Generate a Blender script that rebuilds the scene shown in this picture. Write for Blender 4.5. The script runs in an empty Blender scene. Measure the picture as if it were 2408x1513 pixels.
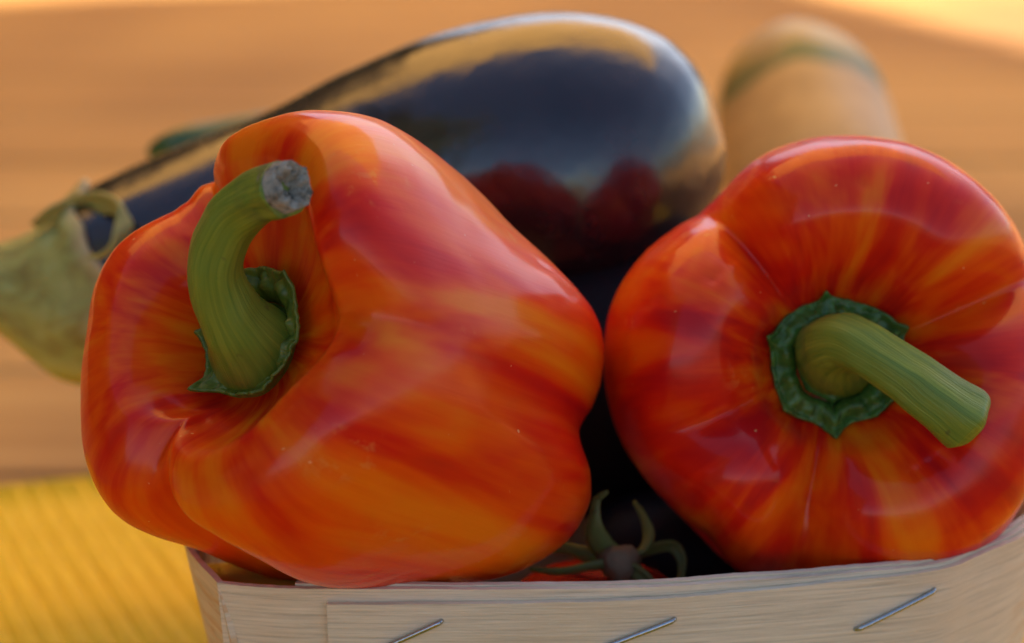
import bpy, math, random
import numpy as np
from mathutils import Vector, noise as mnoise
random.seed(7)
S = bpy.context.scene
COL = S.collection
rad = math.radians

# ---------------------------------------------------------------- camera
CAM_LOC = np.array([0.0, -0.543, 0.262])
PITCH = rad(15.0)
LENS = 100.0
cd = bpy.data.cameras.new('camera')
cd.lens = LENS
cd.sensor_width = 36.0
cd.clip_start = 0.02
cd.clip_end = 3000.0
cd.dof.use_dof = True
cd.dof.focus_distance = 0.568
cd.dof.aperture_fstop = 10.0
cam = bpy.data.objects.new('camera', cd)
COL.objects.link(cam)
cam.location = CAM_LOC
cam.rotation_euler = (rad(90) - PITCH, 0, 0)
S.camera = cam

# ---------------------------------------------------------------- sky, sun, exposure
SUN_EL = rad(42.0)
SUN_AZ = rad(15.0)          # to the right of straight ahead
w = bpy.data.worlds.new('World')
S.world = w
w.use_nodes = True
wn = w.node_tree.nodes
bg = wn['Background']
sky = wn.new('ShaderNodeTexSky')
sky.sky_type = 'NISHITA'
sky.sun_disc = False
sky.sun_elevation = SUN_EL
sky.sun_rotation = SUN_AZ
sky.altitude = 200
sky.air_density = 1.0
sky.dust_density = 1.5
sky.ozone_density = 1.2
w.node_tree.links.new(sky.outputs[0], bg.inputs[0])
bg.inputs[1].default_value = 0.078
sl = bpy.data.lights.new('sun', 'SUN')
sl.energy = 5.0
sl.angle = rad(0.53)
sl.color = (1.0, 0.78, 0.50)
sun = bpy.data.objects.new('sun', sl)
COL.objects.link(sun)
to_sun = Vector((math.sin(SUN_AZ) * math.cos(SUN_EL), math.cos(SUN_AZ) * math.cos(SUN_EL), math.sin(SUN_EL)))
sun.rotation_euler = (-to_sun).to_track_quat('-Z', 'Y').to_euler()
sun.location = to_sun * 6
S.view_settings.view_transform = 'Standard'
S.view_settings.look = 'None'
S.view_settings.gamma = 1.0
S.view_settings.exposure = 1.72
S.render.engine = 'CYCLES'
S.cycles.use_denoising = True
S.cycles.max_bounces = 10
S.cycles.sample_clamp_indirect = 6.0

# ---------------------------------------------------------------- geometry helpers
FPX = 2408.0 * LENS / 36.0
AX_X = np.array([1.0, 0, 0])
AX_U = np.array([0, math.sin(PITCH), math.cos(PITCH)])
AX_F = np.array([0, math.cos(PITCH), -math.sin(PITCH)])

def at(x, y, d):
    """world point seen at (x, y) of a 2408 px wide frame, d metres deep"""
    return CAM_LOC + d * (AX_X * (x - 1204.0) / FPX + AX_U * (756.5 - y) / FPX + AX_F)

def cam2world(c):
    c = np.asarray(c, float)
    return CAM_LOC + c[..., 0:1] * AX_X + c[..., 1:2] * AX_U - c[..., 2:3] * AX_F

def link(o, parent=None):
    COL.objects.link(o)
    if parent is not None:
        o.parent = parent
    return o

def empty(name, loc, label, cat, group=None):
    o = bpy.data.objects.new(name, None)
    o.empty_display_size = 0.02
    COL.objects.link(o)
    o.location = Vector(loc)
    o['label'] = label
    o['category'] = cat
    if group:
        o['group'] = group
    return o

def mesh_obj(name, verts, faces, mat, parent=None, smooth=True, attr=None, solid=0.0, sub=0):
    me = bpy.data.meshes.new(name)
    v = np.asarray(verts, float)
    if parent is not None:
        v = v - np.array(parent.location)[None]
    me.from_pydata(v.tolist(), [], [list(map(int, f)) for f in faces])
    if attr is not None:
        for k, a in attr.items():
            at_ = me.attributes.new(k, 'FLOAT_VECTOR', 'POINT')
            at_.data.foreach_set('vector', np.asarray(a, np.float32).ravel())
    me.materials.append(mat)
    if smooth:
        me.polygons.foreach_set('use_smooth', [True] * len(me.polygons))
    me.update()
    o = bpy.data.objects.new(name, me)
    link(o, parent)
    if solid:
        m = o.modifiers.new('thick', 'SOLIDIFY')
        m.thickness = solid
        m.offset = 0
    if sub:
        m = o.modifiers.new('soft', 'SUBSURF')
        m.levels = m.render_levels = sub
    return o

def grid_faces(nr, nc, wrap=True):
    f = []
    for i in range(nr - 1):
        for j in range(nc if wrap else nc - 1):
            k = (j + 1) % nc
            f.append((i * nc + j, i * nc + k, (i + 1) * nc + k, (i + 1) * nc + j))
    return f

def catmull(P, n):
    P = np.asarray(P, float)
    if P.ndim == 1:
        P = P[:, None]
    K = len(P)
    t = np.linspace(0, K - 1, n)
    i = np.minimum(t.astype(int), K - 2)
    u = (t - i)[:, None]
    E = np.concatenate([2 * P[:1] - P[1:2], P, 2 * P[-1:] - P[-2:-1]])
    a, b, c, d = E[i], E[i + 1], E[i + 2], E[i + 3]
    return b + .5 * u * (c - a + u * (2 * a - 5 * b + 4 * c - d + u * (3 * (b - c) + d - a)))

def frames(C):
    T = np.gradient(C, axis=0)
    T /= np.linalg.norm(T, axis=1)[:, None] + 1e-12
    N = np.zeros_like(C)
    r = np.cross(T[0], [0.3, 0.2, 1.0]); r /= np.linalg.norm(r)
    for i in range(len(C)):
        r = r - T[i] * np.dot(r, T[i]); r /= np.linalg.norm(r)
        N[i] = r
    return T, N, np.cross(T, N)

def sweep_rings(pts, radii, n, nseg, mod=None):
    C = catmull(pts, n); r = catmull(radii, n)[:, 0]
    T, N, B = frames(C)
    th = np.linspace(0, 2 * np.pi, nseg, endpoint=False)
    rr = np.repeat(r[:, None], nseg, 1)
    if mod is not None:
        rr = rr * mod(np.linspace(0, 1, n)[:, None], th[None])
    V = C[:, None] + rr[..., None] * (np.cos(th)[None, :, None] * N[:, None] + np.sin(th)[None, :, None] * B[:, None])
    A = np.stack([np.repeat(np.cos(th)[None], n, 0), np.repeat(np.sin(th)[None], n, 0),
                  np.repeat(np.linspace(0, 1, n)[:, None], nseg, 1)], -1)
    return V, A, C, T, N, B

def tube(name, pts, radii, mat, parent=None, n=48, nseg=24, mod=None, cap=True, jitter=0.0):
    V, A, C, T, N, B = sweep_rings(pts, radii, n, nseg, mod)
    v = V.reshape(-1, 3); a = A.reshape(-1, 3)
    if jitter:
        v = v + np.array([mnoise.noise_vector(Vector(p) * 160) for p in v]) * jitter
    f = grid_faces(n, nseg)
    if cap:
        v = np.concatenate([v, C[:1], C[-1:]]); a = np.concatenate([a, a[:1], a[-1:]])
        m = n * nseg
        for j in range(nseg):
            k = (j + 1) % nseg
            f.append((m, k, j)); f.append((m + 1, (n - 1) * nseg + j, (n - 1) * nseg + k))
    return mesh_obj(name, v, f, mat, parent, attr={'streak': a})

def ribbon(name, pts, widths, mat, parent, side, n=24, m=5, cup=0.25, solid=0.0007):
    """leaf-like strip along pts; side = direction the width lies in; cup bends the blade"""
    C = catmull(pts, n); W = catmull(widths, n)[:, 0]
    T = np.gradient(C, axis=0); T /= np.linalg.norm(T, axis=1)[:, None]
    Sd = np.asarray(side, float)
    Sd = np.repeat(Sd[None], n, 0) if Sd.ndim == 1 else catmull(Sd, n)
    Sd = Sd - T * (Sd * T).sum(1)[:, None]; Sd /= np.linalg.norm(Sd, axis=1)[:, None]
    Nn = np.cross(T, Sd)
    V = []
    for j in range(m):
        t = j / (m - 1) * 2 - 1
        wob = np.array([mnoise.noise(Vector(p) * 220 + Vector((j * .7, 0, 0))) for p in C])
        V.append(C + Sd * (W * t * .5)[:, None] + Nn * (W * cup * t * t + wob * W * .12)[:, None])
    V = np.stack(V, 1).reshape(-1, 3)
    return mesh_obj(name, V, grid_faces(n, m, False), mat, parent, solid=solid)

# ---------------------------------------------------------------- material helpers
class NT:
    def __init__(self, name):
        self.m = bpy.data.materials.new(name); self.m.use_nodes = True
        self.t = self.m.node_tree; self.b = self.t.nodes['Principled BSDF']
    def n(self, typ, **kw):
        o = self.t.nodes.new('ShaderNode' + typ)
        for k, v in kw.items():
            if k.startswith('i_'):
                o.inputs[k[2:].replace('_', ' ')].default_value = v
            else:
                setattr(o, k, v)
        return o
    def l(self, a, b): self.t.links.new(a, b)
    def attr(self, name='streak'):
        o = self.n('Attribute'); o.attribute_name = name; return o.outputs['Vector']
    def obj(self): return self.n('TexCoord').outputs['Object']
    def scale(self, v, s, add=None):
        if add:
            q = self.n('VectorMath', operation='ADD'); self.l(v, q.inputs[0]); q.inputs[1].default_value = add; v = q.outputs[0]
        o = self.n('VectorMath', operation='MULTIPLY'); self.l(v, o.inputs[0]); o.inputs[1].default_value = s; return o.outputs[0]
    def noise(self, v, scale=1.0, detail=4.0, rough=.55, dist=0.0):
        o = self.n('TexNoise'); self.l(v, o.inputs['Vector'])
        o.inputs['Scale'].default_value = scale; o.inputs['Detail'].default_value = detail
        o.inputs['Roughness'].default_value = rough; o.inputs['Distortion'].default_value = dist
        return o.outputs['Fac']
    def ramp(self, fac, stops, interp='LINEAR'):
        o = self.n('ValToRGB'); self.l(fac, o.inputs[0]); cr = o.color_ramp; cr.interpolation = interp
        while len(cr.elements) < len(stops): cr.elements.new(.5)
        for e, (p, c) in zip(cr.elements, stops):
            e.position = p; e.color = (*c, 1) if len(c) == 3 else c
        return o.outputs[0]
    def mix(self, fac, a, b, blend='MIX'):
        o = self.n('Mix', data_type='RGBA', blend_type=blend)
        if isinstance(fac, (int, float)): o.inputs[0].default_value = fac
        else: self.l(fac, o.inputs[0])
        for s, i in ((a, 6), (b, 7)):
            if isinstance(s, tuple): o.inputs[i].default_value = (*s, 1)
            else: self.l(s, o.inputs[i])
        return o.outputs[2]
    def math(self, op, a, b=0.0, clamp=False):
        o = self.n('Math', operation=op); o.use_clamp = clamp
        for s, i in ((a, 0), (b, 1)):
            if isinstance(s, (int, float)): o.inputs[i].default_value = s
            else: self.l(s, o.inputs[i])
        return o.outputs[0]
    def bump(self, h, strength, dist):
        o = self.n('Bump'); self.l(h, o.inputs['Height'])
        o.inputs['Strength'].default_value = strength; o.inputs['Distance'].default_value = dist
        self.l(o.outputs[0], self.b.inputs['Normal']); return o
    def set(self, **kw):
        for k, v in kw.items():
            i = self.b.inputs[k.replace('_', ' ')]
            if hasattr(v, 'node'): self.l(v, i)
            elif isinstance(v, tuple) and len(v) == 3 and i.type == 'RGBA': i.default_value = (*v, 1)
            else: i.default_value = v

def pepper_mat(name, seed, bias):
    k = NT(name); v = k.attr()
    off = k.n('VectorMath', operation='ADD'); k.l(v, off.inputs[0]); off.inputs[1].default_value = (seed, seed * .7, seed * .3)
    o = off.outputs[0]
    big = k.noise(k.scale(o, (2.5, 2.5, 2.0)), 1, 3, .5, .6)
    mid = k.noise(k.scale(o, (4.5, 4.5, 1.5)), 1, 2.5, .5, .6)
    fine = k.noise(k.scale(o, (26, 26, 2.2)), 1, 4, .6, .3)
    f = k.math('ADD', k.math('MULTIPLY', big, .95), k.math('ADD', k.math('MULTIPLY', mid, .46), k.math('MULTIPLY', fine, .10)))
    f = k.math('ADD', f, bias + .03)
    col = k.ramp(f, [(.56, (.46, .004, .005)), (.70, (.64, .014, .002)), (.84, (.76, .070, .001)), (1.02, (.80, .16, .003))])
    speck = k.ramp(k.noise(k.obj(), 520, 1.5, .4), [(.785, (0, 0, 0)), (.82, (.55, .55, .55))])
    col = k.mix(speck, col, (.78, .42, .16))
    blem = k.math('MULTIPLY', k.ramp(k.noise(k.obj(), 34, 3, .5), [(.60, (0, 0, 0)), (.70, (1, 1, 1))]), k.ramp(k.noise(k.obj(), 300, 3, .6), [(.55, (0, 0, 0)), (.64, (.35, .35, .35))]))
    col = k.mix(blem, col, (.74, .26, .05))
    k.set(Base_Color=col, Roughness=.5, Specular_IOR_Level=.05, Subsurface_Weight=.45, Subsurface_Scale=.007,
          Subsurface_Radius=(1.0, .28, .06), Coat_Weight=.55, Coat_Roughness=.15, Coat_IOR=1.45)
    h = k.noise(k.scale(o, (60, 60, 9)), 1, 3, .6)
    pores = k.noise(k.obj(), 900, 2, .5)
    k.bump(k.math('ADD', h, k.math('MULTIPLY', pores, .25)), .10, .0012)
    return k.m

def stem_mat(name, top, low, stripe=0.0, rough=.42):
    k = NT(name); v = k.attr()
    n1 = k.noise(k.scale(v, (7, 7, 2.6)), 1, 4, .5, .6)
    n2 = k.noise(k.obj(), 150, 5, .6)
    c = k.ramp(n1, [(.3, low), (.52, tuple((a + b) / 2 for a, b in zip(low, top))), (.72, top)])
    spots = k.ramp(k.noise(k.obj(), 260, 2, .4), [(.70, (0, 0, 0)), (.78, (1, 1, 1))])
    c = k.mix(k.math('MULTIPLY', spots, .6), c, (.05, .03, .015))
    c = k.mix(k.math('MULTIPLY', n2, .22), c, (.16, .13, .02))
    c = k.mix(k.math('MULTIPLY', k.ramp(k.noise(k.obj(), 42, 3, .5), [(.50, (0, 0, 0)), (.68, (1, 1, 1))]), .45 if stripe else .15), c, (.22, .14, .028))
    if stripe:
        sx = k.n('SeparateXYZ'); k.l(v, sx.inputs[0])
        br = k.math('MULTIPLY', k.ramp(sx.outputs[2], [(.80, (0, 0, 0)), (.92, (1, 1, 1))]), k.ramp(k.noise(k.obj(), 110, 2), [(.38, (0, 0, 0)), (.56, (1, 1, 1))]))
        c = k.mix(k.math('MULTIPLY', br, stripe), c, (.03, .045, .03))
    k.set(Base_Color=c, Roughness=rough, Specular_IOR_Level=.4, Subsurface_Weight=.25, Subsurface_Scale=.004,
          Subsurface_Radius=(.6, 1.0, .2))
    k.bump(k.math('ADD', k.noise(k.scale(v, (14, 14, 3)), 1, 4, .6), k.math('MULTIPLY', n2, .5)), .35, .0012)
    return k.m
# ---------------------------------------------------------------- ground, deck
def bx(x0, x1, y0, y1, z0, z1):
    return [(x, y, z) for z in (z0, z1) for x, y in ((x0, y0), (x1, y0), (x1, y1), (x0, y1))], [(3, 2, 1, 0), (4, 5, 6, 7), (0, 1, 5, 4), (1, 2, 6, 5), (2, 3, 7, 6), (3, 0, 4, 7)]
def ground_mat():
    k = NT('dry_earth'); n = k.noise(k.obj(), 3, 6)
    k.set(Base_Color=k.ramp(n, [(.3, (.16, .11, .06)), (.7, (.26, .20, .11))]), Roughness=.95); return k.m
G = 1500.0
g = mesh_obj('ground', [(-G, -G, -.25), (G, -G, -.25), (G, G, -.25), (-G, G, -.25)], [(0, 1, 2, 3)], ground_mat(), smooth=False)
g['kind'] = 'structure'

SHADE_OFFS = (4.11, 6.3, 2.7)
def plank_mat():
    k = NT('oiled_deck_wood'); info = k.n('ObjectInfo')
    a = k.n('VectorMath', operation='ADD'); k.l(k.obj(), a.inputs[0])
    cmb = k.n('CombineXYZ'); k.l(k.math('MULTIPLY', info.outputs['Random'], 40), cmb.inputs[0]); k.l(k.math('MULTIPLY', info.outputs['Random'], 9), cmb.inputs[1])
    k.l(cmb.outputs[0], a.inputs[1]); v = a.outputs[0]
    n1 = k.noise(k.scale(v, (1.6, 55, 55)), 1, 6, .6, .6)
    n2 = k.noise(k.scale(v, (6, 300, 300)), 1, 3, .6)
    c = k.ramp(n1, [(.3, (.45, .25, .085)), (.7, (.60, .37, .135))])
    c = k.mix(k.math('MULTIPLY', info.outputs['Random'], .35), c, (.44, .235, .083))
    geo = k.n('NewGeometry'); st = k.noise(k.scale(geo.outputs['Position'], (2.6, 1.1, 1), SHADE_OFFS), 1, 2, .5)
    c = k.mix(k.ramp(st, [(.42, (.75, .75, .75)), (.60, (0, 0, 0))]), c, (.23, .12, .062))  # broad darker patches paint in shade lying across the deck
    k.set(Base_Color=c, Roughness=.8, Specular_IOR_Level=.04)
    k.bump(k.math('ADD', n1, n2), .25, .002); return k.m
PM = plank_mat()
deck = bpy.data.objects.new('wooden_deck', None); COL.objects.link(deck); deck['kind'] = 'structure'
PW, GAPW, TH = .114, .0025, .025
def plank_mesh():
    L = 2.6; y = PW - GAPW; b = .003
    prof = [(0, -TH), (0, -b), (b, 0), (y - b, 0), (y, -b), (y, -TH)]
    v = [(x, p, z) for x in (-L, L) for p, z in prof]; n = len(prof)
    f = [(i, (i + 1) % n, n + (i + 1) % n, n + i) for i in range(n)] + [tuple(range(n))[::-1], tuple(range(n, 2 * n))]
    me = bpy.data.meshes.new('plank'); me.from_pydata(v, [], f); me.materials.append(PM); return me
pm = plank_mesh()
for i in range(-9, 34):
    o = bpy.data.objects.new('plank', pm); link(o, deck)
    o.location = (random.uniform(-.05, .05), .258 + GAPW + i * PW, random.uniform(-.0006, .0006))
# ---------------------------------------------------------------- added out of view to shape light: shade sail, greenery, fence
def cloth_mat():
    k = NT('golden_shade_cloth'); n = k.noise(k.obj(), 3, 4)
    c = k.ramp(n, [(.3, (.90, .56, .20)), (.7, (.93, .61, .24))])
    k.set(Base_Color=c, Roughness=.9, Specular_IOR_Level=.1)
    tr = k.n('BsdfTranslucent'); k.l(c, tr.inputs[0]); mx = k.n('MixShader'); mx.inputs[0].default_value = .82
    tp = k.n('BsdfTransparent'); tp.inputs[0].default_value = (1.0, .72, .42, 1); m2 = k.n('MixShader'); m2.inputs[0].default_value = .0
    out = [n for n in k.t.nodes if n.type == 'OUTPUT_MATERIAL'][0]
    k.l(k.b.outputs[0], mx.inputs[1]); k.l(tr.outputs[0], mx.inputs[2]); k.l(mx.outputs[0], m2.inputs[1]); k.l(tp.outputs[0], m2.inputs[2]); k.l(m2.outputs[0], out.inputs[0]); return k.m
SH = [(-2.6, .38), (.13, 1.36), (1.36, -1.25), (-2.6, -1.7)]     # where the cloth's shade falls on the deck
hs = [1.8, 1.9, 2.25, 2.35]
cor = [np.array([x + to_sun.x / to_sun.z * h_, y + to_sun.y / to_sun.z * h_, h_]) for (x, y), h_ in zip(SH, hs)]
n = 20; V = []
for i in range(n):
    for j in range(n):
        u, w_ = i / (n - 1), j / (n - 1)
        p = (cor[0] * (1 - u) + cor[1] * u) * (1 - w_) + (cor[3] * (1 - u) + cor[2] * u) * w_
        p = p - np.array([0, 0, .10 * math.sin(np.pi * u) * math.sin(np.pi * w_)])
        V.append(p)
sail = mesh_obj('added_shade_sail', V, grid_faces(n, n, False), cloth_mat()); sail['label'] = 'unseen golden cloth sail added above the deck for warm soft light'; sail['category'] = 'shade sail'  # unseen cloth, added to shade the deck and warm the light
k = NT('dark_hedge_leaves'); n_ = k.noise(k.obj(), 6, 5)
k.set(Base_Color=k.ramp(n_, [(.3, (.02, .035, .012)), (.7, (.05, .07, .025))]), Roughness=.8); HG = k.m
V = []; NB = 120
for i in range(NB):
    a_ = rad(100 + 125 * i / (NB - 1)); 
    for j in range(24):
        t = j / 23; p = Vector((math.cos(a_) * 3, math.sin(a_) * 3, t * 3))
        r = 4.2 + .35 * mnoise.noise(p * 1.3) + .18 * mnoise.noise(p * 4)
        z = -.25 + (4.6 + .35 * mnoise.noise(Vector((a_ * 5, 0, 0)))) * min(1, t * 1.3)
        r -= max(0, t - .77) * -4.0
        V.append((r * math.cos(a_), r * math.sin(a_), z))
hd = mesh_obj('added_hedge', V, grid_faces(NB, 24, False), HG); hd['kind'] = 'stuff'; hd['label'] = 'unseen tall dark greenery added on the left to darken reflections'; hd['category'] = 'added_hedge'  # unseen leafy mass, added so the left side reflects dark
k = NT('fence_boards'); n_ = k.noise(k.scale(k.obj(), (30, 30, 2)), 1, 5); k.set(Base_Color=k.ramp(n_, [(.3, (.34, .19, .08)), (.7, (.46, .28, .12))]), Roughness=.8); FWD = k.m
froot = empty('added_fence', (0, 6.0, -.25), 'unseen wooden boards added beyond the deck for warm reflections', 'fence')  # unseen boards, added as a warm backdrop for grazing reflections
v, f = bx(-.07, .07, -.012, .012, 0, 1.5); fm = bpy.data.meshes.new('board'); fm.from_pydata(v, [], f); fm.materials.append(FWD)
for i in range(-24, 25):
    o = bpy.data.objects.new('board', fm); link(o, froot); o.location = (i * .15, 0, random.uniform(-.02, .02))
# ---------------------------------------------------------------- placemat
def mat_mat():
    k = NT('yellow_woven_cord'); v = k.obj()
    n = k.noise(k.scale(v, (400, 60, 400)), 1, 4, .6)
    c = k.ramp(n, [(.3, (.78, .47, .012)), (.7, (.90, .60, .03))])
    k.set(Base_Color=c, Roughness=.75, Specular_IOR_Level=.2)
    wv = k.n('TexWave', bands_direction='Y'); k.l(v, wv.inputs['Vector']); wv.inputs['Scale'].default_value = 190; wv.inputs['Distortion'].default_value = 1.0
    k.bump(k.math('ADD', wv.outputs['Fac'], n), .4, .0006); return k.m
MM = mat_mat()
mang = rad(20)
mc = np.array([-.134, .244, .0015]); mu = np.array([math.cos(mang), math.sin(mang), 0]); mv = np.array([-math.sin(mang), math.cos(mang), 0])
MW, MD, RIB = .50, .36, .0060
corner = mc - mu * .16 - mv * MD
pl = empty('placemat', corner, 'yellow ribbed placemat lying on the wooden deck under the basket', 'placemat')
v, f = bx(0, MW, 0, MD, 0, .0018)
me = bpy.data.meshes.new('backing'); me.from_pydata(v, [], f); me.materials.append(MM)
o = bpy.data.objects.new('backing', me); link(o, pl)
pl.rotation_euler = (0, 0, mang)
a = np.linspace(0, np.pi, 9)
prof = [(math.cos(t) * RIB * .49, .0016 + .0006 * math.sin(t) ** .9) for t in a]
ny = 14
v = []
for j in range(ny):
    y = .002 + (MD - .004) * j / (ny - 1)
    v += [(p, y, z) for p, z in prof]
f = [(j * 9 + i, j * 9 + i + 1, (j + 1) * 9 + i + 1, (j + 1) * 9 + i) for j in range(ny - 1) for i in range(8)]
f += [tuple(range(9)), tuple(range((ny - 1) * 9, ny * 9))[::-1]]
rm = bpy.data.meshes.new('rib'); rm.from_pydata(v, [], f); rm.materials.append(MM); rm.polygons.foreach_set('use_smooth', [True] * len(rm.polygons))
for i in range(int(MW / RIB)):
    o = bpy.data.objects.new('rib', rm); link(o, pl); o.location = (RIB * (i + .5), random.uniform(-.001, .001), random.uniform(-.0002, .0002))
    o.rotation_euler = (0, 0, random.uniform(-.002, .002))

# ---------------------------------------------------------------- basket
def veneer_mat(name, base, warm, trans=0.12):
    k = NT(name); v = k.attr('veneer')     # (along, height, layer)
    g1 = k.noise(k.scale(v, (38, 1500, 60)), 1, 6, .65, .25)
    g2 = k.noise(k.scale(v, (240, 3200, 60)), 1, 3, .6, .2)
    big = k.noise(k.scale(v, (22, 60, 20)), 1, 3, .5)
    c = k.ramp(g1, [(.30, tuple(x * .70 for x in base)), (.5, base), (.68, tuple(min(1, x * 1.16) for x in base))])
    c = k.mix(k.ramp(big, [(.52, (0, 0, 0)), (.72, (.55, .55, .55))]), c, warm)
    fl = k.ramp(g2, [(.62, (0, 0, 0)), (.72, (1, 1, 1))])
    c = k.mix(k.math('MULTIPLY', fl, .5), c, (.80, .74, .64))
    # amber streaks near the right end and one small knot
    sx = k.n('SeparateXYZ'); k.l(v, sx.inputs[0])
    zone = k.ramp(k.math('MULTIPLY', sx.outputs[0], 1.0), [(.176, (0, 0, 0)), (.20, (1, 1, 1))])
    st = k.ramp(k.noise(k.scale(v, (70, 420, 1)), 1, 4, .55, .6), [(.50, (0, 0, 0)), (.62, (1, 1, 1))])
    c = k.mix(k.math('MULTIPLY', k.math('MULTIPLY', zone, st), .5), c, (.60, .30, .08))
    k.set(Base_Color=c, Roughness=.62, Specular_IOR_Level=.3)
    k.bump(k.math('ADD', g1, k.math('MULTIPLY', g2, .6)), .45, .0006)
    return k.m
VM = veneer_mat('poplar_veneer', (.72, .59, .44), (.68, .50, .32))
EM = veneer_mat('veneer_edge', (.55, .43, .33), (.50, .34, .25))
RIM = .060
plan = [(-.0603, .0048), (-.0530, .0030), (-.0453, .0017), (-.0375, .0014), (-.009, .0010), (.0256, .0022), (.0476, .0060), (.0699, .0110), (.0882, .0163), (.0985, .0255), (.1106, .0392),
        (.122, .062), (.127, .095), (.120, .128), (.095, .150), (.04, .156), (-.02, .156), (-.050, .148), (-.0655, .122), (-.0712, .085), (-.0715, .045), (-.0691, .027), (-.0603, .0048)]
PLAN = catmull(np.array(plan), 420)
PLAN[-1] = PLAN[0]
seg = np.linalg.norm(np.diff(PLAN, axis=0), axis=1)
SARC = np.concatenate([[0], np.cumsum(seg)])
tan = np.gradient(PLAN, axis=0); tan /= np.linalg.norm(tan, axis=1)[:, None]
OUT = np.stack([tan[:, 1], -tan[:, 0]], 1)
FL = .20
def strip(name, i0, i1, z0, ztop, off, thick, parent, label=None):
    """veneer strip following the basket outline, off = how far proud of the outline"""
    idx = np.arange(i0, i1 + 1)
    rows = []; at_ = []
    zt = np.array([ztop(SARC[i]) if callable(ztop) else ztop for i in idx])
    zt = zt + np.array([mnoise.noise(Vector((SARC[i] * 500, off * 9000, 2.0))) * .00012 + mnoise.noise(Vector((SARC[i] * 60, off * 9000, 7.0))) * .0003 for i in idx])
    nz = 10
    for k in range(nz + 1):                                       # outer face upwards
        z = z0 + (zt - z0) * k / nz
        rows.append((z, off)); 
    rows.append((zt, off - thick))
    for k in range(nz, -1, -1):
        z = z0 + (zt - z0) * k / nz
        rows.append((z, off - thick))
    V = []; A = []
    for r, (z, of) in enumerate(rows):
        if r == nz: z = z - .00012
        inset = (z - RIM) * FL
        bul = 0.0
        p = PLAN[idx] + OUT[idx] * (of + inset + bul)[:, None]
        V.append(np.stack([p[:, 0], p[:, 1], z * np.ones(len(idx))], 1))
        A.append(np.stack([SARC[idx], z * np.ones(len(idx)), np.full(len(idx), off * 900)], 1))
    nr = len(rows); nc = len(idx)
    V = np.concatenate(V); A = np.concatenate(A)
    f = grid_faces(nr, nc, False)
    f += [(j, nc + j, (nr - 2) * nc + j, (nr - 1) * nc + j) for j in ()]
    ends = [[r * nc for r in range(nr)], [r * nc + nc - 1 for r in range(nr)][::-1]]
    f += ends
    o = mesh_obj(name, V, f, VM, parent, smooth=False, attr={'veneer': A})
    if label: o['label'] = label
    return o
basket = empty('chip_basket', (.03, .08, .0045), 'pale thin-wood punnet basket with wire staples, holding the vegetables on the yellow mat', 'basket')
def near(px_x):
    """index on the front of the outline under the image column"""
    best = min(range(0, 200), key=lambda i: abs(1204 + FPX * PLAN[i][0] / (np.dot(np.array([PLAN[i][0], PLAN[i][1], RIM]) - CAM_LOC, AX_F)) - px_x))
    return best
Z0 = .0060
strip('side_wall', 0, 419, Z0, RIM, 0, .0013, basket)
strip('inner_band', near(690), 395, .034, RIM + .0006, -.0015, .0013, basket)
iS = near(770)
def slat_top(s):
    s0 = SARC[iS]
    return RIM - .0030 + .0022 * min(1, max(0, (s - s0 - .02) / .12))
strip('outer_slat', iS, 250, .012, slat_top, .0015, .0013, basket, 'outer slat stapled over the side wall')
bot = [(p[0], p[1]) for p in (PLAN[:-1] + OUT[:-1] * ((Z0 - RIM) * FL - .0003))]
nb = len(bot)
v = [(x, y, z) for z in (.0046, .0062) for x, y in bot]
f = [tuple(range(nb))[::-1], tuple(range(nb, 2 * nb))] + [(i, (i + 1) % nb, nb + (i + 1) % nb, nb + i) for i in range(nb)]
mesh_obj('floor', v, f, VM, basket, smooth=False, attr={'veneer': np.array(v)[:, [0, 1, 2]]})
k = NT('yellow_paper'); k.set(Base_Color=(.85, .52, .05), Roughness=.8, Subsurface_Weight=.3, Subsurface_Scale=.01); YP = k.m
V = []
for i in range(14):
    for j in range(10):
        u, w_ = i / 13, j / 9
        y = .0085 + .030 * w_ + .002 * (1 - u); x0 = -.0603 - .396 * (y - .0048) + .0042; x = x0 + (-.0125 - x0) * u
        V.append((x, y, .0555 - .005 * w_ + .0015 * mnoise.noise(Vector((u * 3, w_ * 3, 5)))))
yl = mesh_obj('paper_liner', V, grid_faces(14, 10, False), YP, solid=.0004)
yl['label'] = 'yellow paper tucked inside the left corner of the punnet under the left pepper'; yl['category'] = 'paper'
k = NT('staple_wire'); k.set(Base_Color=(.42, .43, .45), Metallic=1.0, Roughness=.22); k.bump(k.noise(k.obj(), 900, 3), .15, .0005); WM = k.m
def wall_hit(x, y, off):
    """point on the outer slat face seen at an image position"""
    best = None
    for i in range(0, 200):
        for z in np.linspace(.035, .060, 60):
            p = PLAN[i] + OUT[i] * (off + (z - RIM) * FL); q = np.array([p[0], p[1], z]); r = q - CAM_LOC; d = np.dot(r, AX_F)
            e = (1204 + FPX * r[0] / d - x) ** 2 + (756.5 - FPX * np.dot(r, AX_U) / d - y) ** 2
            if best is None or e < best[0]: best = (e, q, np.array([OUT[i][0], OUT[i][1], 0]))
    return best[1], best[2]
for (xa, ya, xb, yb) in ((880, 1526, 1030, 1461), (1425, 1521, 1581, 1455), (2008, 1481, 2198, 1388)):
    A_, na = wall_hit(xa, ya, .0018); B_, nb_ = wall_hit(xb, yb, .0018)
    d = (B_ - A_)
    pts = [A_ - na * .0022, A_ - na * .0004 + d * .004, A_ + na * .0002 + d * .03, A_ + na * .0006 + d * .10, (A_ + B_) / 2 + (na + nb_) * .00035, B_ + nb_ * .0006 - d * .10, B_ + nb_ * .0002 - d * .03, B_ - nb_ * .0004 - d * .004, B_ - nb_ * .0022]
    tube('staple', pts, [.00056] * 9, WM, basket, n=40, nseg=12)

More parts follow.
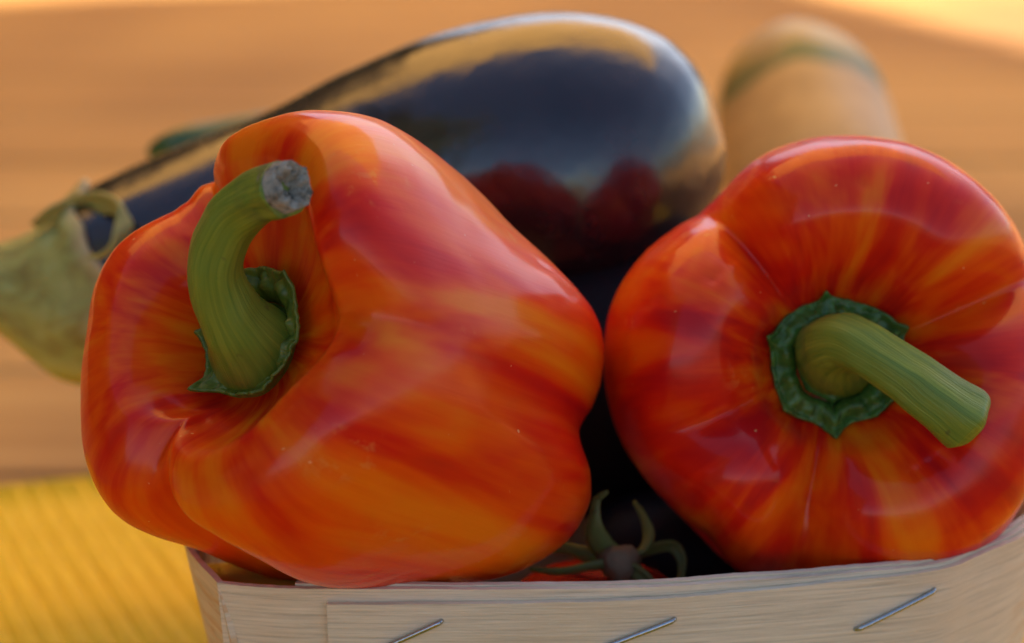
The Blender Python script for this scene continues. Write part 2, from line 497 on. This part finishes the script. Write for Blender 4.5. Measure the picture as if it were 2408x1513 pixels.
# ---------------------------------------------------------------- bell peppers
def cubic_per(ph, vals):
    K = len(vals); x = (ph / (2 * np.pi)) * K; i = np.floor(x).astype(int); t = x - i
    v = np.asarray(vals, float); gk = lambda k: v[(i + k) % K]
    a, b, c, d = gk(-1), gk(0), gk(1), gk(2)
    return b + .5 * t * (c - a + t * (2 * a - 5 * b + 4 * c - d + t * (3 * (b - c) + d - a)))
def pepper_local(P,nphi=240,nseg=12):
    ph=np.linspace(0,2*np.pi,nphi,endpoint=False)
    R0=cubic_per(ph,P['R']);H0=cubic_per(ph,P['H']);L0=cubic_per(ph,P['L']);rc=cubic_per(ph,P['rc'])
    def ring(k): # k 0 crest .. 1 side .. 2 tip
        R=R0.copy();H=H0.copy();L=L0.copy()
        for (a0,a1,a2,w,dR,dH,dL,p,sd) in P['creases']:
            a=a0+(a1-a0)*min(k,1) if k<=1 else a1+(a2-a1)*(k-1)
            d=np.abs((ph-rad(a)+np.pi)%(2*np.pi)-np.pi); g=np.exp(-(d/rad(w))**p)
            R=R*(1-dR*g*(1-(1-sd)*max(0,1-abs(k-1.1)/1.1)));H=H-dH*g;L=L-dL*g
        return R,np.maximum(H,P['zd']+.002),L
    wi=cubic_per(ph,P['wi']);wh=cubic_per(ph,P['wh'])
    Z=P['zd'];rd=P['rd'];o=np.ones(nphi)
    Ra,Ha,_=ring(0);Rb,Hb,_=ring(.5);Rc,Hc,_=ring(1);Rd,_,Ld=ring(1.5);Re,_,Le=ring(2)
    b=P.get('bulge',.72)
    pts=[(-rd*o,Z+0*o),(0*o,Z+0*o),(rd*o,Z+.03*(Ha-Z)),(rd+(rc*Ra-rd)*wi,Z+wh*(Ha-Z)),(rc*Ra,Ha),(Rb*(rc+(1-rc)*.72),Hb*b),(Rc,-.10*Ld),
         (Rd*P['kb'],-.60*Ld),(Re*.62,-Le*.93),(Re*.25,-Le*.92),(0*o,-Le.mean()*.85*o),(-Re*.25,-Le*.92)]
    rho=[];h=[]
    for k in range(1,len(pts)-2):
        t=np.linspace(0,1,nseg,endpoint=False)[:,None]
        q=[pts[k-1],pts[k],pts[k+1],pts[k+2]]
        for j,out in ((0,rho),(1,h)):
            a,b_,c,d=[q[m][j][None,:] for m in range(4)]
            out.append(b_+.5*t*(c-a+t*(2*a-5*b_+4*c-d+t*(3*(b_-c)+d-a))))
    rho=np.concatenate(rho+[pts[-2][0][None]]);h=np.concatenate(h+[pts[-2][1][None]])
    return np.stack([rho*np.cos(ph),rho*np.sin(ph),h],-1)
def pepper_grid(P, nphi, nseg):
    return pepper_local(P, nphi, nseg), np.linspace(0, 2 * np.pi, nphi, endpoint=False)
def warp_cam(c,P):
    if 'warp' not in P: return c
    cx,cy=P['wc']; tab=np.array(P['warp']); rs=np.array(P['wr']); N=len(tab)
    d=-c[...,2]; q=np.stack([1204.+FPX*c[...,0]/d,756.5-FPX*c[...,1]/d],-1)
    for (x0,y0,x1,y1,s) in P.get('pins',[]):
        g=np.exp(-((q[...,0]-x0)**2+(q[...,1]-y0)**2)/s**2)
        q=q+g[...,None]*np.array([x1-x0,y1-y0])
    dx=q[...,0]-cx;dy=q[...,1]-cy
    a=(np.arctan2(dy,dx)%(2*np.pi))/(2*np.pi)*N
    i=a.astype(int)%N;u=a-np.floor(a); k=tab[i]*(1-u)+tab[(i+1)%N]*u; rr=rs[i]*(1-u)+rs[(i+1)%N]*u
    f=1+(k-1)*np.clip(np.hypot(dx,dy)/rr,0,1.2)**P.get('wp',2.)
    q=np.stack([cx+dx*f,cy+dy*f],-1)
    return np.stack([(q[...,0]-1204.)*d/FPX,(756.5-q[...,1])*d/FPX,c[...,2]],-1)
def axis_frame(az, el):
    n = np.array([math.sin(rad(az)) * math.cos(rad(el)), math.sin(rad(el)), math.cos(rad(az)) * math.cos(rad(el))])
    e1 = np.cross([0, 1, 0], n); e1 /= np.linalg.norm(e1)
    return e1, np.cross(n, e1), n
def pepper_world(P, pts):
    e1, e2, n = axis_frame(P['az'], P['el'])
    return cam2world(warp_cam(pts[..., 0:1] * e1 + pts[..., 1:2] * e2 + pts[..., 2:3] * n + np.array(P['O']), P))
PA = {'R': [0.049, 0.0495, 0.05, 0.04918, 0.04836, 0.04755, 0.04717, 0.04767, 0.04817, 0.04867, 0.049, 0.049], 'H': [0.021, 0.025, 0.021, 0.01843, 0.01931, 0.02392, 0.02718, 0.02773, 0.02714, 0.0255, 0.024, 0.022], 'L': [0.082, 0.0785, 0.075, 0.0675, 0.06, 0.06, 0.06, 0.06, 0.06, 0.0675, 0.075, 0.0785], 'rc': [0.72, 0.7, 0.72667, 0.73143, 0.7, 0.64, 0.6, 0.6, 0.6, 0.615, 0.63, 0.62143], 'zd': 0.004, 'rd': 0.012, 'kb': 0.96, 'wi': [0.6, 0.6, 0.6, 0.6, 0.51, 0.42, 0.42, 0.436, 0.484, 0.5167, 0.5417, 0.57], 'wh': [0.45, 0.45, 0.45, 0.45, 0.545, 0.64, 0.64, 0.612, 0.528, 0.5, 0.5, 0.48], 'bulge': 0.8, 'az': -38.0, 'el': 13.0, 'O': [-0.04849, -0.00481, -0.57807], 'pins': [], 'creases': [[6, 0, -12, 17, 0.12, 0.007, 0.012, 1.4, 0.25], [118, 118, 115, 16, 0.2, 0.012, 0.004, 1.25, 1], [254, 267, 266, 17, 0.27, 0.009, 0.012, 1.0, 1.15]], 'wc': [800.0, 830.0], 'warp': [0.9861, 0.9797, 0.9775, 0.9952, 1.0424, 1.0886, 1.1042, 1.1019, 1.097, 1.0881, 1.0733, 1.0539, 1.0353, 1.0237, 1.0216, 1.0291, 1.0449, 1.0644, 1.0859, 1.1056, 1.112, 1.1005, 1.0826, 1.0671, 1.0506, 1.0377, 1.0397, 1.0502, 1.0552, 1.0444, 1.0162, 0.9812, 0.9477, 0.9193, 0.8994, 0.8865, 0.8791, 0.8798, 0.8878, 0.8978, 0.9036, 0.8993, 0.8877, 0.8791, 0.8794, 0.9195, 1.0052, 1.0554, 1.0381, 1.0068, 0.9915, 0.9908, 0.9977, 1.0068, 1.0157, 1.022, 1.0209, 1.0103, 0.9934, 0.9734, 0.9527, 0.9325, 0.9127, 0.8959, 0.8856, 0.8837, 0.8911, 0.907, 0.9282, 0.954, 0.9779, 0.9887], 'wr': [629.0, 630.0, 627.0, 608.0, 581.0, 604.0, 623.0, 632.0, 633.0, 632.0, 626.0, 617.0, 606.0, 592.0, 578.0, 561.0, 541.0, 525.0, 512.0, 500.0, 494.0, 504.0, 516.0, 527.0, 539.0, 553.0, 570.0, 589.0, 609.0, 629.0, 650.0, 668.0, 682.0, 688.0, 690.0, 690.0, 688.0, 684.0, 678.0, 671.0, 661.0, 650.0, 635.0, 616.0, 591.0, 558.0, 521.0, 510.0, 550.0, 573.0, 583.0, 584.0, 581.0, 573.0, 562.0, 552.0, 543.0, 537.0, 533.0, 533.0, 537.0, 543.0, 550.0, 559.0, 568.0, 578.0, 587.0, 595.0, 602.0, 610.0, 617.0, 624.0]}
PB = {'R': [0.0518, 0.05108, 0.05036, 0.04961, 0.04883, 0.04804, 0.04726, 0.048, 0.0495, 0.051, 0.0525, 0.05252], 'H': [0.028, 0.028, 0.028, 0.02787, 0.02761, 0.02735, 0.02709, 0.029, 0.03057, 0.02929, 0.028, 0.028], 'L': [0.05, 0.05, 0.05, 0.05, 0.05, 0.05, 0.05, 0.05, 0.05, 0.05, 0.05, 0.05], 'rc': [0.64, 0.64, 0.64, 0.64, 0.64, 0.64, 0.64, 0.64, 0.64, 0.64, 0.64, 0.64], 'zd': 0.009, 'rd': 0.013, 'kb': 0.9, 'az': 2.6, 'el': 4.5, 'wi': [0.42, 0.42, 0.42, 0.42, 0.42, 0.42, 0.42, 0.42, 0.42, 0.42, 0.42, 0.42], 'wh': [0.62, 0.62, 0.62, 0.62, 0.62, 0.62, 0.62, 0.62, 0.62, 0.62, 0.62, 0.62], 'O': [0.06838, -0.00955, -0.61726], 'pins': [], 'creases': [[23, 23, 23, 13, 0.11, 0.014, 0.004, 1.3, 0.8], [129, 129, 129, 13, 0.11, 0.013, 0.004, 1.25, 0.8], [257, 262, 270, 14, 0.06, 0.015, 0.003, 1.3, 0.8], [205, 200, 200, 12, 0.0, 0.008, 0.0, 1.4, 1]], 'wc': [1945.0, 860.0], 'warp': [0.9491, 0.9381, 0.9337, 0.934, 0.9393, 0.9512, 0.9697, 0.9871, 0.996, 0.9994, 1.0012, 1.001, 0.9984, 0.9948, 0.9899, 0.9865, 0.9879, 0.9916, 0.9997, 1.0097, 1.011, 1.0056, 0.9989, 0.984, 0.9631, 0.9463, 0.9381, 0.9381, 0.9446, 0.9556, 0.9686, 0.9802, 0.9893, 0.9954, 0.9991, 1.0024, 1.0074, 1.0134, 1.0165, 1.0156, 1.0104, 1.0011, 0.9893, 0.9788, 0.9736, 0.9758, 0.9713, 0.9546, 0.9496, 0.9624, 0.9785, 0.9908, 1.0002, 1.0076, 1.0129, 1.0179, 1.0237, 1.0302, 1.0357, 1.039, 1.0402, 1.0398, 1.0389, 1.039, 1.0416, 1.0489, 1.0648, 1.0781, 1.0682, 1.0367, 1.0004, 0.9698], 'wr': [558.0, 562.0, 565.0, 568.0, 569.0, 571.0, 571.0, 572.0, 572.0, 572.0, 572.0, 571.0, 569.0, 567.0, 564.0, 560.0, 555.0, 548.0, 540.0, 531.0, 526.0, 530.0, 534.0, 535.0, 536.0, 535.0, 534.0, 532.0, 530.0, 528.0, 526.0, 524.0, 522.0, 520.0, 519.0, 518.0, 517.0, 517.0, 517.0, 518.0, 518.0, 517.0, 515.0, 511.0, 503.0, 494.0, 483.0, 496.0, 507.0, 514.0, 520.0, 525.0, 528.0, 530.0, 532.0, 534.0, 536.0, 537.0, 539.0, 540.0, 541.0, 542.0, 542.0, 540.0, 535.0, 527.0, 515.0, 501.0, 506.0, 527.0, 541.0, 551.0]}
def make_pepper(P, label, mat, seed, nseg=14):
    grid, ph = pepper_grid(P, 288, nseg)
    W = pepper_world(P, grid)
    nr, nc = W.shape[:2]
    base = W.reshape(-1, 3)
    root = empty('bell_pepper', (base[:, 0].mean(), base[:, 1].mean(), base[:, 2].min()), label, 'bell pepper', 'striped bell peppers in the basket')
    c = base.mean(0)
    nrm = base - c; nrm /= np.linalg.norm(nrm, axis=1)[:, None]
    disp = np.array([mnoise.noise(Vector(p) * 40 + Vector((seed, 0, 0))) * .0006 + mnoise.noise(Vector(p) * 130 + Vector((0, seed, 0))) * .00022 for p in base])
    for (x, y, rpx, amp) in P['dents']:
        d0 = -P['O'][2] - .02
        q = at(x, y, d0); ray = (q - CAM_LOC) / np.linalg.norm(q - CAM_LOC)
        rel = base - CAM_LOC; t = rel @ ray; perp = np.linalg.norm(rel - t[:, None] * ray, axis=1)
        rr = rpx * d0 / FPX
        disp += np.where(t < -P['O'][2] + .01, amp * np.exp(-(perp / rr) ** 2), 0)
    V = base + nrm * disp[:, None]
    s = np.repeat(np.linspace(0, 1, nr)[:, None], nc, 1)
    A = np.stack([np.repeat(np.cos(ph)[None], nr, 0), np.repeat(np.sin(ph)[None], nr, 0), s * 2], -1).reshape(-1, 3)
    mesh_obj('body', V, grid_faces(nr, nc)[::1], mat, root, attr={'streak': A}, sub=1)
    return root, grid, ph
def make_calyx(P, grid, ph, root, mat, base, tips, lift, pucker, seed):
    """green collar lying in the dimple: base = [(angle, radius)], tips = [(angle, extra)]"""
    nc = len(ph); ro = np.array(cubic_per(ph, base))
    ro = ro + np.array([mnoise.noise(Vector((math.cos(p) * 2.3 + seed, math.sin(p) * 2.3, 8.0))) for p in ph]) * .0012
    for a, e in tips:
        d = np.abs((ph - rad(a) + np.pi) % (2 * np.pi) - np.pi); ro = ro + e * (.75 * np.exp(-(d / rad(5.5)) ** 1.3) + .2 * np.exp(-(d / rad(16)) ** 2))
    rho = np.hypot(grid[..., 0], grid[..., 1]); h = grid[..., 2]
    nr = 26; V = []; A = []
    for i in range(nr):
        t = i / (nr - 1); r = .004 + (ro - .004) * t
        z = np.array([np.interp(r[j], rho[:60, j], h[:60, j]) for j in range(nc)])
        z = np.maximum(z, P['zd']) + .0010
        pk = np.array([.5 + .9 * mnoise.noise(Vector((math.cos(p) * 4.2 + seed, math.sin(p) * 4.2, t * 1.3))) for p in ph])
        tipr = sum(np.exp(-(np.abs((ph - rad(a) + np.pi) % (2 * np.pi) - np.pi) / rad(7)) ** 2) for a, e in tips)
        z += pucker * math.exp(-((t - .66) / .16) ** 2) * (.4 + pk) - pucker * .9 * math.exp(-((t - .42) / .06) ** 2) + lift * t ** 3 + pucker * .35 * tipr * t
        z += np.array([mnoise.noise(Vector((math.cos(p) * 7 * (.3 + t) + seed, math.sin(p) * 7 * (.3 + t), t * 4.0))) for p in ph]) * .0009 * t
        V.append(np.stack([r * np.cos(ph), r * np.sin(ph), z], -1))
        A.append(np.stack([np.cos(ph), np.sin(ph), t * np.ones(nc)], -1))
    Vw = pepper_world(P, np.stack(V)).reshape(-1, 3)
    return mesh_obj('calyx', Vw, grid_faces(nr, nc), mat, root, attr={'streak': np.stack(A).reshape(-1, 3)}, solid=.0007)
def depth_of(P, loc):
    p = pepper_world(P, np.array([loc], float))[0]; return float(np.dot(p - CAM_LOC, AX_F))
def stem_from(P, root, pts, mat, ribs=.045, phase=0.0):
    d0 = depth_of(P, (0, 0, P['zd']))
    C = [at(x, y, d0 + dd) for x, y, dd, _ in pts]
    r = [rp * (d0 + dd) / FPX for x, y, dd, rp in pts]
    mod = lambda t, th: 1 + ribs * np.cos(5 * th + phase) * np.minimum(1, t * 2) + .02 * np.cos(3 * th + 9 * t) + .03 * np.exp(-((t - .97) / .05) ** 2) + .03 * np.cos(7 * th + 2) * t ** 6
    return tube('stem', C, r, mat, root, n=80, nseg=48, mod=mod, jitter=.0004), C, r

SG = stem_mat('pepper_stem_green', (.24, .29, .03), (.09, .17, .014), stripe=.75)
CG = stem_mat('calyx_deep_green', (.055, .17, .03), (.02, .075, .010), rough=.32)
CG2 = stem_mat('calyx_mid_green', (.14, .18, .022), (.05, .10, .010), rough=.38)

PA['dents'] = [(1290, 610, 26, -.0008), (820, 1000, 60, .0006)]
PB['dents'] = [(1672, 655, 15, -.0010), (1690, 640, 10, -.0006), (1785, 690, 11, -.0009), (1760, 672, 9, .0006), (1735, 628, 12, .0007), (1800, 660, 10, .0006), (1775, 640, 8, -.0006), (2215, 1080, 20, -.0012), (2185, 1098, 18, -.0012), (2155, 1115, 16, -.0010), (1885, 590, 12, -.0008), (1878, 610, 10, -.0006), (2030, 430, 10, -.0006), (1850, 930, 50, .0012), (1700, 880, 70, -.0020), (2120, 1040, 60, .0014), (1975, 1040, 22, .0010), (2020, 420, 40, -.0004), (1640, 1300, 60, -.002)]
rootA, gridA, phA = make_pepper(PA, 'orange red bell pepper on the left whose curved stem rises to a grey cut end', pepper_mat('striped_pepper_skin', 3.1, .05), 3.3)
rootB, gridB, phB = make_pepper(PB, 'red bell pepper on the right whose stem bends down over a green collar', pepper_mat('striped_pepper_skin_redder', 8.4, -.03), 9.1)
make_calyx(PB, gridB, phB, rootB, CG, [.0142, .0140, .0138, .0136, .0136, .0138, .0140, .0140, .0138, .0138, .0138, .0140], [(25, .0032), (98, .0024), (161, .0024), (222, .0012), (268, .0026), (330, .001)], .0004, .0024, 1.0)
make_calyx(PA, gridA, phA, rootA, CG2, [.0148, .0156, .0150, .0140, 0.0128, .0122, .0114, .0118, .0130, .0124, .0130, .0140], [(48, .0016), (100, .001), (178, .0018), (234, .0024), (300, .001)], .0034, .0026, 2.2)
stA, cA, rA = stem_from(PA, rootA, [(606, 842, .004, 116), (590, 805, -.006, 104), (540, 735, -.013, 80), (508, 650, -.018, 67), (518, 565, -.022, 65), (562, 500, -.026, 64), (618, 462, -.031, 65), (668, 444, -.036, 65)], SG)
stB, cB, rB = stem_from(PB, rootB, [(1966, 838, .003, 104), (1962, 828, -.006, 90), (1966, 812, -.013, 74), (1998, 806, -.018, 66), (2060, 838, -.022, 63), (2130, 885, -.0245, 65), (2205, 940, -.0255, 71), (2255, 978, -.0250, 78), (2272, 990, -.0247, 77), (2282, 998, -.0244, 62), (2287, 1002, -.0242, 44)], SG, phase=.6)
# grey cut face of the left stem: ragged fibrous disc with torn fringe
def cut_end(C, r, root, mat):
    e = np.array(C[-1]); t = e - np.array(C[-2]); t /= np.linalg.norm(t)
    a = np.cross(t, [0, 0, 1.0]); a /= np.linalg.norm(a); b = np.cross(t, a)
    nr, nc = 12, 40; V = []
    for i in range(nr):
        for j in range(nc):
            th = 2 * np.pi * j / nc; q = i / (nr - 1)
            rr = r[-1] * (.98 + .10 * mnoise.noise(Vector((math.cos(th) * 3, math.sin(th) * 3, 1.5)))) * q
            z = .0030 - .0034 * math.exp(-(q / .45) ** 2) + mnoise.noise(Vector((math.cos(th) * q * 5, math.sin(th) * q * 5, 4.2))) * .0018 + .0006 * mnoise.noise(Vector((math.cos(th) * q * 14, math.sin(th) * q * 14, 9.2)))
            if i == nr - 1: z = -.0015
            V.append(e + a * rr * math.cos(th) + b * rr * math.sin(th) + t * z)
    f = grid_faces(nr, nc)
    return mesh_obj('cut_end', V, f, mat, root)
k = NT('dry_stem_fibre'); n_ = k.noise(k.obj(), 420, 5, .65)
k.set(Base_Color=k.ramp(n_, [(.32, (.05, .042, .028)), (.5, (.24, .21, .16)), (.72, (.38, .34, .27))]), Roughness=.8); k.bump(n_, .8, .001)
FIB = k.m
ce = cut_end(cA, rA, rootA, FIB)
ce.parent = stA

# ---------------------------------------------------------------- aubergine
def aub_mat():
    k = NT('aubergine_skin'); v = k.obj()
    n = k.noise(v, 60, 4, .55); sp = k.noise(v, 420, 2, .5)
    c = k.ramp(n, [(.3, (.010, .004, .007)), (.7, (.022, .009, .012))])
    c = k.mix(k.ramp(sp, [(.74, (0, 0, 0)), (.80, (.5, .5, .5))]), c, (.20, .10, .11))
    rg = k.math('ADD', k.math('MULTIPLY', k.ramp(n, [(.35, (0, 0, 0)), (.7, (1, 1, 1))]), .12), .18)
    k.set(Base_Color=c, Roughness=rg, Specular_IOR_Level=.6, Coat_Weight=.45, Coat_Roughness=.07)
    k.bump(k.math('ADD', k.noise(v, 38, 3, .5), k.math('MULTIPLY', k.noise(v, 160, 4, .6), .16)), .34, .004)
    return k.m
AD = .72
apx = [(60, 680, 120, 0), (130, 690, 170, .0), (205, 688, 216, .0), (340, 642, 240, .0), (520, 578, 252, .0), (720, 508, 262, 0), (900, 455, 298, 0), (1080, 420, 338, 0), (1240, 405, 360, 0), (1360, 404, 362, 0), (1470, 412, 342, 0), (1555, 424, 298, 0), (1622, 436, 228, 0), (1666, 444, 140, 0), (1683, 448, 70, 0), (1689, 450, 4, 0)]
aroot = empty('aubergine', at(900, 900, AD), 'large glossy dark purple aubergine lying across behind the two peppers', 'aubergine')
pts = [at(x, y, AD - .02 * max(0, (x - 700) / 1000)) for x, y, r, _ in apx]; rads = [r * AD / FPX for _, _, r, _ in apx]
tube('body', pts, rads, aub_mat(), aroot, n=140, nseg=96, mod=lambda t, th: 1 + .008 * np.cos(2 * th + 3 * t) + .005 * np.cos(3 * th - 4 * t))
def husk_mat():
    k = NT('aubergine_calyx'); v = k.attr(); n = k.noise(k.scale(v, (3, 3, 5)), 1, 5, .6, .5); n2 = k.noise(k.obj(), 110, 4)
    c = k.ramp(n, [(.32, (.24, .19, .045)), (.52, (.36, .36, .10)), (.72, (.45, .47, .18))])
    c = k.mix(k.ramp(k.noise(k.obj(), 42, 3), [(.60, (0, 0, 0)), (.72, (.8, .8, .8))]), c, (.10, .06, .02))
    sx = k.n('SeparateXYZ'); k.l(v, sx.inputs[0])
    c = k.mix(k.ramp(sx.outputs[2], [(.88, (0, 0, 0)), (1.0, (.85, .85, .85))]), c, (.60, .47, .25))
    k.set(Base_Color=c, Roughness=.6, Subsurface_Weight=.2, Subsurface_Scale=.003); k.bump(k.math('ADD', n, n2), .5, .002); return k.m
HM = husk_mat()
def husk():
    """papery collar flaring over the aubergine's neck: lobed edge, rim curling outwards"""
    C = [at(-130, 640, AD), at(-50, 662, AD), at(35, 676, AD), at(110, 686, AD), at(180, 690, AD), at(250, 674, AD), at(310, 654, AD)]
    rp = [34, 66, 108, 158, 202, 222, 236]
    n, ns = 40, 96
    Cc = catmull(C, n); r = catmull(rp, n)[:, 0] * AD / FPX
    T, N, B = frames(Cc)
    th = np.linspace(0, 2 * np.pi, ns, endpoint=False)
    lob = 0.88 + .05 * np.cos(5 * th + .9) + .03 * np.cos(9 * th)
    V = []; A = []
    for i in range(n):
        t = i / (n - 1)
        q = t * lob * (n - 1)
        row = []
        for j in range(ns):
            a0 = min(int(q[j]), n - 2); u = q[j] - a0
            c = Cc[a0] * (1 - u) + Cc[a0 + 1] * u; rr = r[a0] * (1 - u) + r[a0 + 1] * u
            d = N[a0] * math.cos(th[j]) + B[a0] * math.sin(th[j])
            wob = mnoise.noise(Vector((math.cos(th[j]) * 2.4, math.sin(th[j]) * 2.4, t * 2.5)))
            rr = rr * (1 + .02 * wob) + .0007 + .0009 * max(0, t - .80) / .2 * (1 + .9 * math.cos(5 * th[j] + 2.2)) + wob * .0006 * t
            row.append(c + d * rr)
        V.append(row); A.append(np.stack([np.cos(th), np.sin(th), np.full(ns, t)], -1))
    return mesh_obj('calyx', np.array(V).reshape(-1, 3), grid_faces(n, ns), HM, aroot, attr={'streak': np.array(A).reshape(-1, 3)}, solid=.0016)
hk = husk()
# one calyx lobe that has dried and curled back into a loop
lobe = [at(214, 606, AD - .031), at(240, 604, AD - .034), at(264, 586, AD - .036), at(284, 554, AD - .036), at(296, 520, AD - .034), at(288, 490, AD - .031), at(255, 476, AD - .024), at(195, 480, AD - .014), at(130, 498, AD - .012), at(80, 530, AD - .010)]
sid = [AX_F, AX_F, AX_F, AX_F * .8 + AX_X * .5, AX_F * .7 + AX_X * .6, AX_F * .8 - AX_U * .4, AX_F * .7 - AX_U * .7, AX_F * .7 - AX_U * .7, AX_F * .7 - AX_U * .7, AX_F * .7 - AX_U * .7]
lb = ribbon('curled_lobe', lobe, [.0018, .0028, .0036, .0042, .0048, .0050, .0058, .0060, .0050, .002], HM, aroot, sid, n=60, m=6, cup=.15, solid=.0010)
lb.parent = hk
k = NT('gap_shade_dark'); k.set(Base_Color=(.012, .006, .008), Roughness=.5, Specular_IOR_Level=.12); DULL = k.m  # dull near-black: darkness of the basket gap put into the colour
r2 = empty('aubergine', at(1400, 1000, .70), 'added dark aubergine shape filling the shaded gap under the large one', 'aubergine')  # added filler standing in for the dark between the vegetables
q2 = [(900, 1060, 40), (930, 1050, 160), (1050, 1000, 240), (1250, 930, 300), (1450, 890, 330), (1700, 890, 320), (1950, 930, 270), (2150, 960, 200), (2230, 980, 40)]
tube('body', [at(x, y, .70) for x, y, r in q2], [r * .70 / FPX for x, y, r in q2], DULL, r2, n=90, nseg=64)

r3 = empty('aubergine', at(1600, 1330, .672), 'added dark aubergine shape keeping the gap behind the tomato black', 'aubergine')  # another added filler, blacking out the gap lower down
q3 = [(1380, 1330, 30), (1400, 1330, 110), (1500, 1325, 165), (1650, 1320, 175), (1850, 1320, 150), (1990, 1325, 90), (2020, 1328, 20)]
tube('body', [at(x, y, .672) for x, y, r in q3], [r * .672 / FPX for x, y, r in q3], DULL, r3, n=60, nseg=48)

# ---------------------------------------------------------------- tomato
def tom_mat():
    k = NT('tomato_skin'); n = k.noise(k.obj(), 40, 3)
    k.set(Base_Color=k.ramp(n, [(.3, (.42, .022, .010)), (.7, (.52, .05, .015))]), Roughness=.25, Subsurface_Weight=.4, Subsurface_Scale=.006, Subsurface_Radius=(1, .25, .08), Coat_Weight=.5, Coat_Roughness=.1); return k.m
TD = .625
tc = at(1405, 1550, TD); TR = .0255
troot = empty('tomato', (tc[0], tc[1], tc[2] - TR), 'red tomato with dry green sepals sunk in the basket between the peppers', 'tomato')
nu, nv = 40, 64; V = []
for i in range(nu):
    u = np.pi * (i + .001) / (nu - 1 + .002)
    for j in range(nv):
        a_ = 2 * np.pi * j / nv
        rr = TR * (1 + .018 * math.cos(5 * a_) * math.sin(u)) * math.sin(u)
        z = TR * .88 * math.cos(u) - .004 * math.exp(-(u / .35) ** 2)
        V.append((tc[0] + rr * math.cos(a_), tc[1] + rr * math.sin(a_), tc[2] + z))
mesh_obj('body', V, grid_faces(nu, nv), tom_mat(), troot)
SEP = stem_mat('dry_sepal', (.20, .19, .055), (.08, .095, .025), rough=.6)
D = TD - .006
seps = [([(1452, 1318, 0), (1412, 1285, -.002), (1396, 1235, -.004), (1402, 1180, -.004), (1428, 1156, -.006)], [.0058, .0062, .0044, .0022, .0006]),
        ([(1460, 1316, 0), (1500, 1298, 0), (1522, 1258, .002), (1512, 1215, .004), (1492, 1180, .006)], [.005, .0055, .004, .0022, .0006]),
        ([(1465, 1316, .002), (1525, 1288, .004), (1580, 1282, .006), (1606, 1320, .006), (1600, 1380, .004)], [.004, .004, .0034, .0026, .0012]),
        ([(1448, 1328, -.003), (1385, 1336, -.004), (1320, 1346, -.004), (1245, 1338, -.004)], [.004, .0028, .0022, .0008]),
        ([(1440, 1318, 0), (1380, 1308, .002), (1330, 1292, .004), (1290, 1296, .006)], [.005, .0042, .003, .001]),
        ([(1462, 1328, -.003), (1500, 1345, -.004), (1530, 1372, -.005), (1540, 1400, -.006)], [.0045, .0038, .003, .0015])]
for p, wd in seps:
    ribbon('sepal', [at(x, y, D + d) for x, y, d in p], [q * .85 for q in wd], SEP, troot, AX_X * .55 + AX_U * .6 - AX_F * .45, n=26, m=5, cup=.22, solid=.0008)
k = NT('pale_stem_scar'); k.set(Base_Color=(.20, .13, .07), Roughness=.8); k.bump(k.noise(k.obj(), 400, 4), .6, .001)
tube('stem', [at(1458, 1330, D + .002), at(1456, 1324, D - .003), at(1454, 1320, D - .006)], [.0046, .0040, .0024], k.m, troot, n=14, nseg=20, mod=lambda t, th: 1 + .12 * np.cos(3 * th) + .06 * np.cos(7 * th), jitter=.0007)

# ---------------------------------------------------------------- things behind: gourd and courgette
def gourd_mat():
    k = NT('pale_gourd_skin'); v = k.attr(); sx = k.n('SeparateXYZ'); k.l(v, sx.inputs[0])
    n = k.noise(k.scale(v, (1.6, 1.6, 9)), 1, 4)
    t = k.math('ADD', sx.outputs[2], k.math('MULTIPLY', k.math('SUBTRACT', n, .5), .04))
    c = k.ramp(t, [(.0, (.62, .35, .12)), (.35, (.62, .35, .12)), (.375, (.10, .14, .04)), (.44, (.15, .16, .04)), (.48, (.52, .33, .08)), (1.0, (.62, .42, .13))])
    c = k.mix(k.ramp(k.noise(k.obj(), 55, 4, .6), [(.45, (0, 0, 0)), (.65, (.6, .6, .6))]), c, (.44, .24, .08))
    k.set(Base_Color=c, Roughness=.45, Specular_IOR_Level=.35); k.bump(n, .3, .002); return k.m
GD = .92
groot = empty('gourd', at(1900, 620, .86), 'blurred pale tan gourd with a green ring, lying behind the right pepper', 'gourd')
g0 = at(1950, 610, .86); g1 = at(1853, 100, .945)
Cg = [g0 + (g1 - g0) * t for t in (0, .04, .2, .45, .60, .70, .80, .89, .96, .99, 1.0)]
tube('body', Cg, [.009, .025, .0296, .0292, .0282, .0268, .0234, .0180, .0108, .0050, .001], gourd_mat(), groot, n=90, nseg=56, mod=lambda t, th: 1 + .02 * np.cos(6 * th) * np.sin(np.pi * np.clip(t, 0, 1)))
k = NT('courgette_skin'); n_ = k.noise(k.scale(k.attr(), (7, 7, 3)), 1, 4)
k.set(Base_Color=k.ramp(n_, [(.3, (.02, .06, .015)), (.7, (.07, .14, .04))]), Roughness=.3)
croot = empty('courgette', at(560, 700, .80), 'blurred green courgette tip peeping over the back of the aubergine', 'courgette')
tube('body', [at(352, 372, .80), at(372, 352, .80), at(430, 338, .80), at(520, 322, .805), at(640, 300, .81), at(760, 290, .82)], [.001, .0028, .0046, .0048, .0046, .004], k.m, croot, n=40, nseg=24)
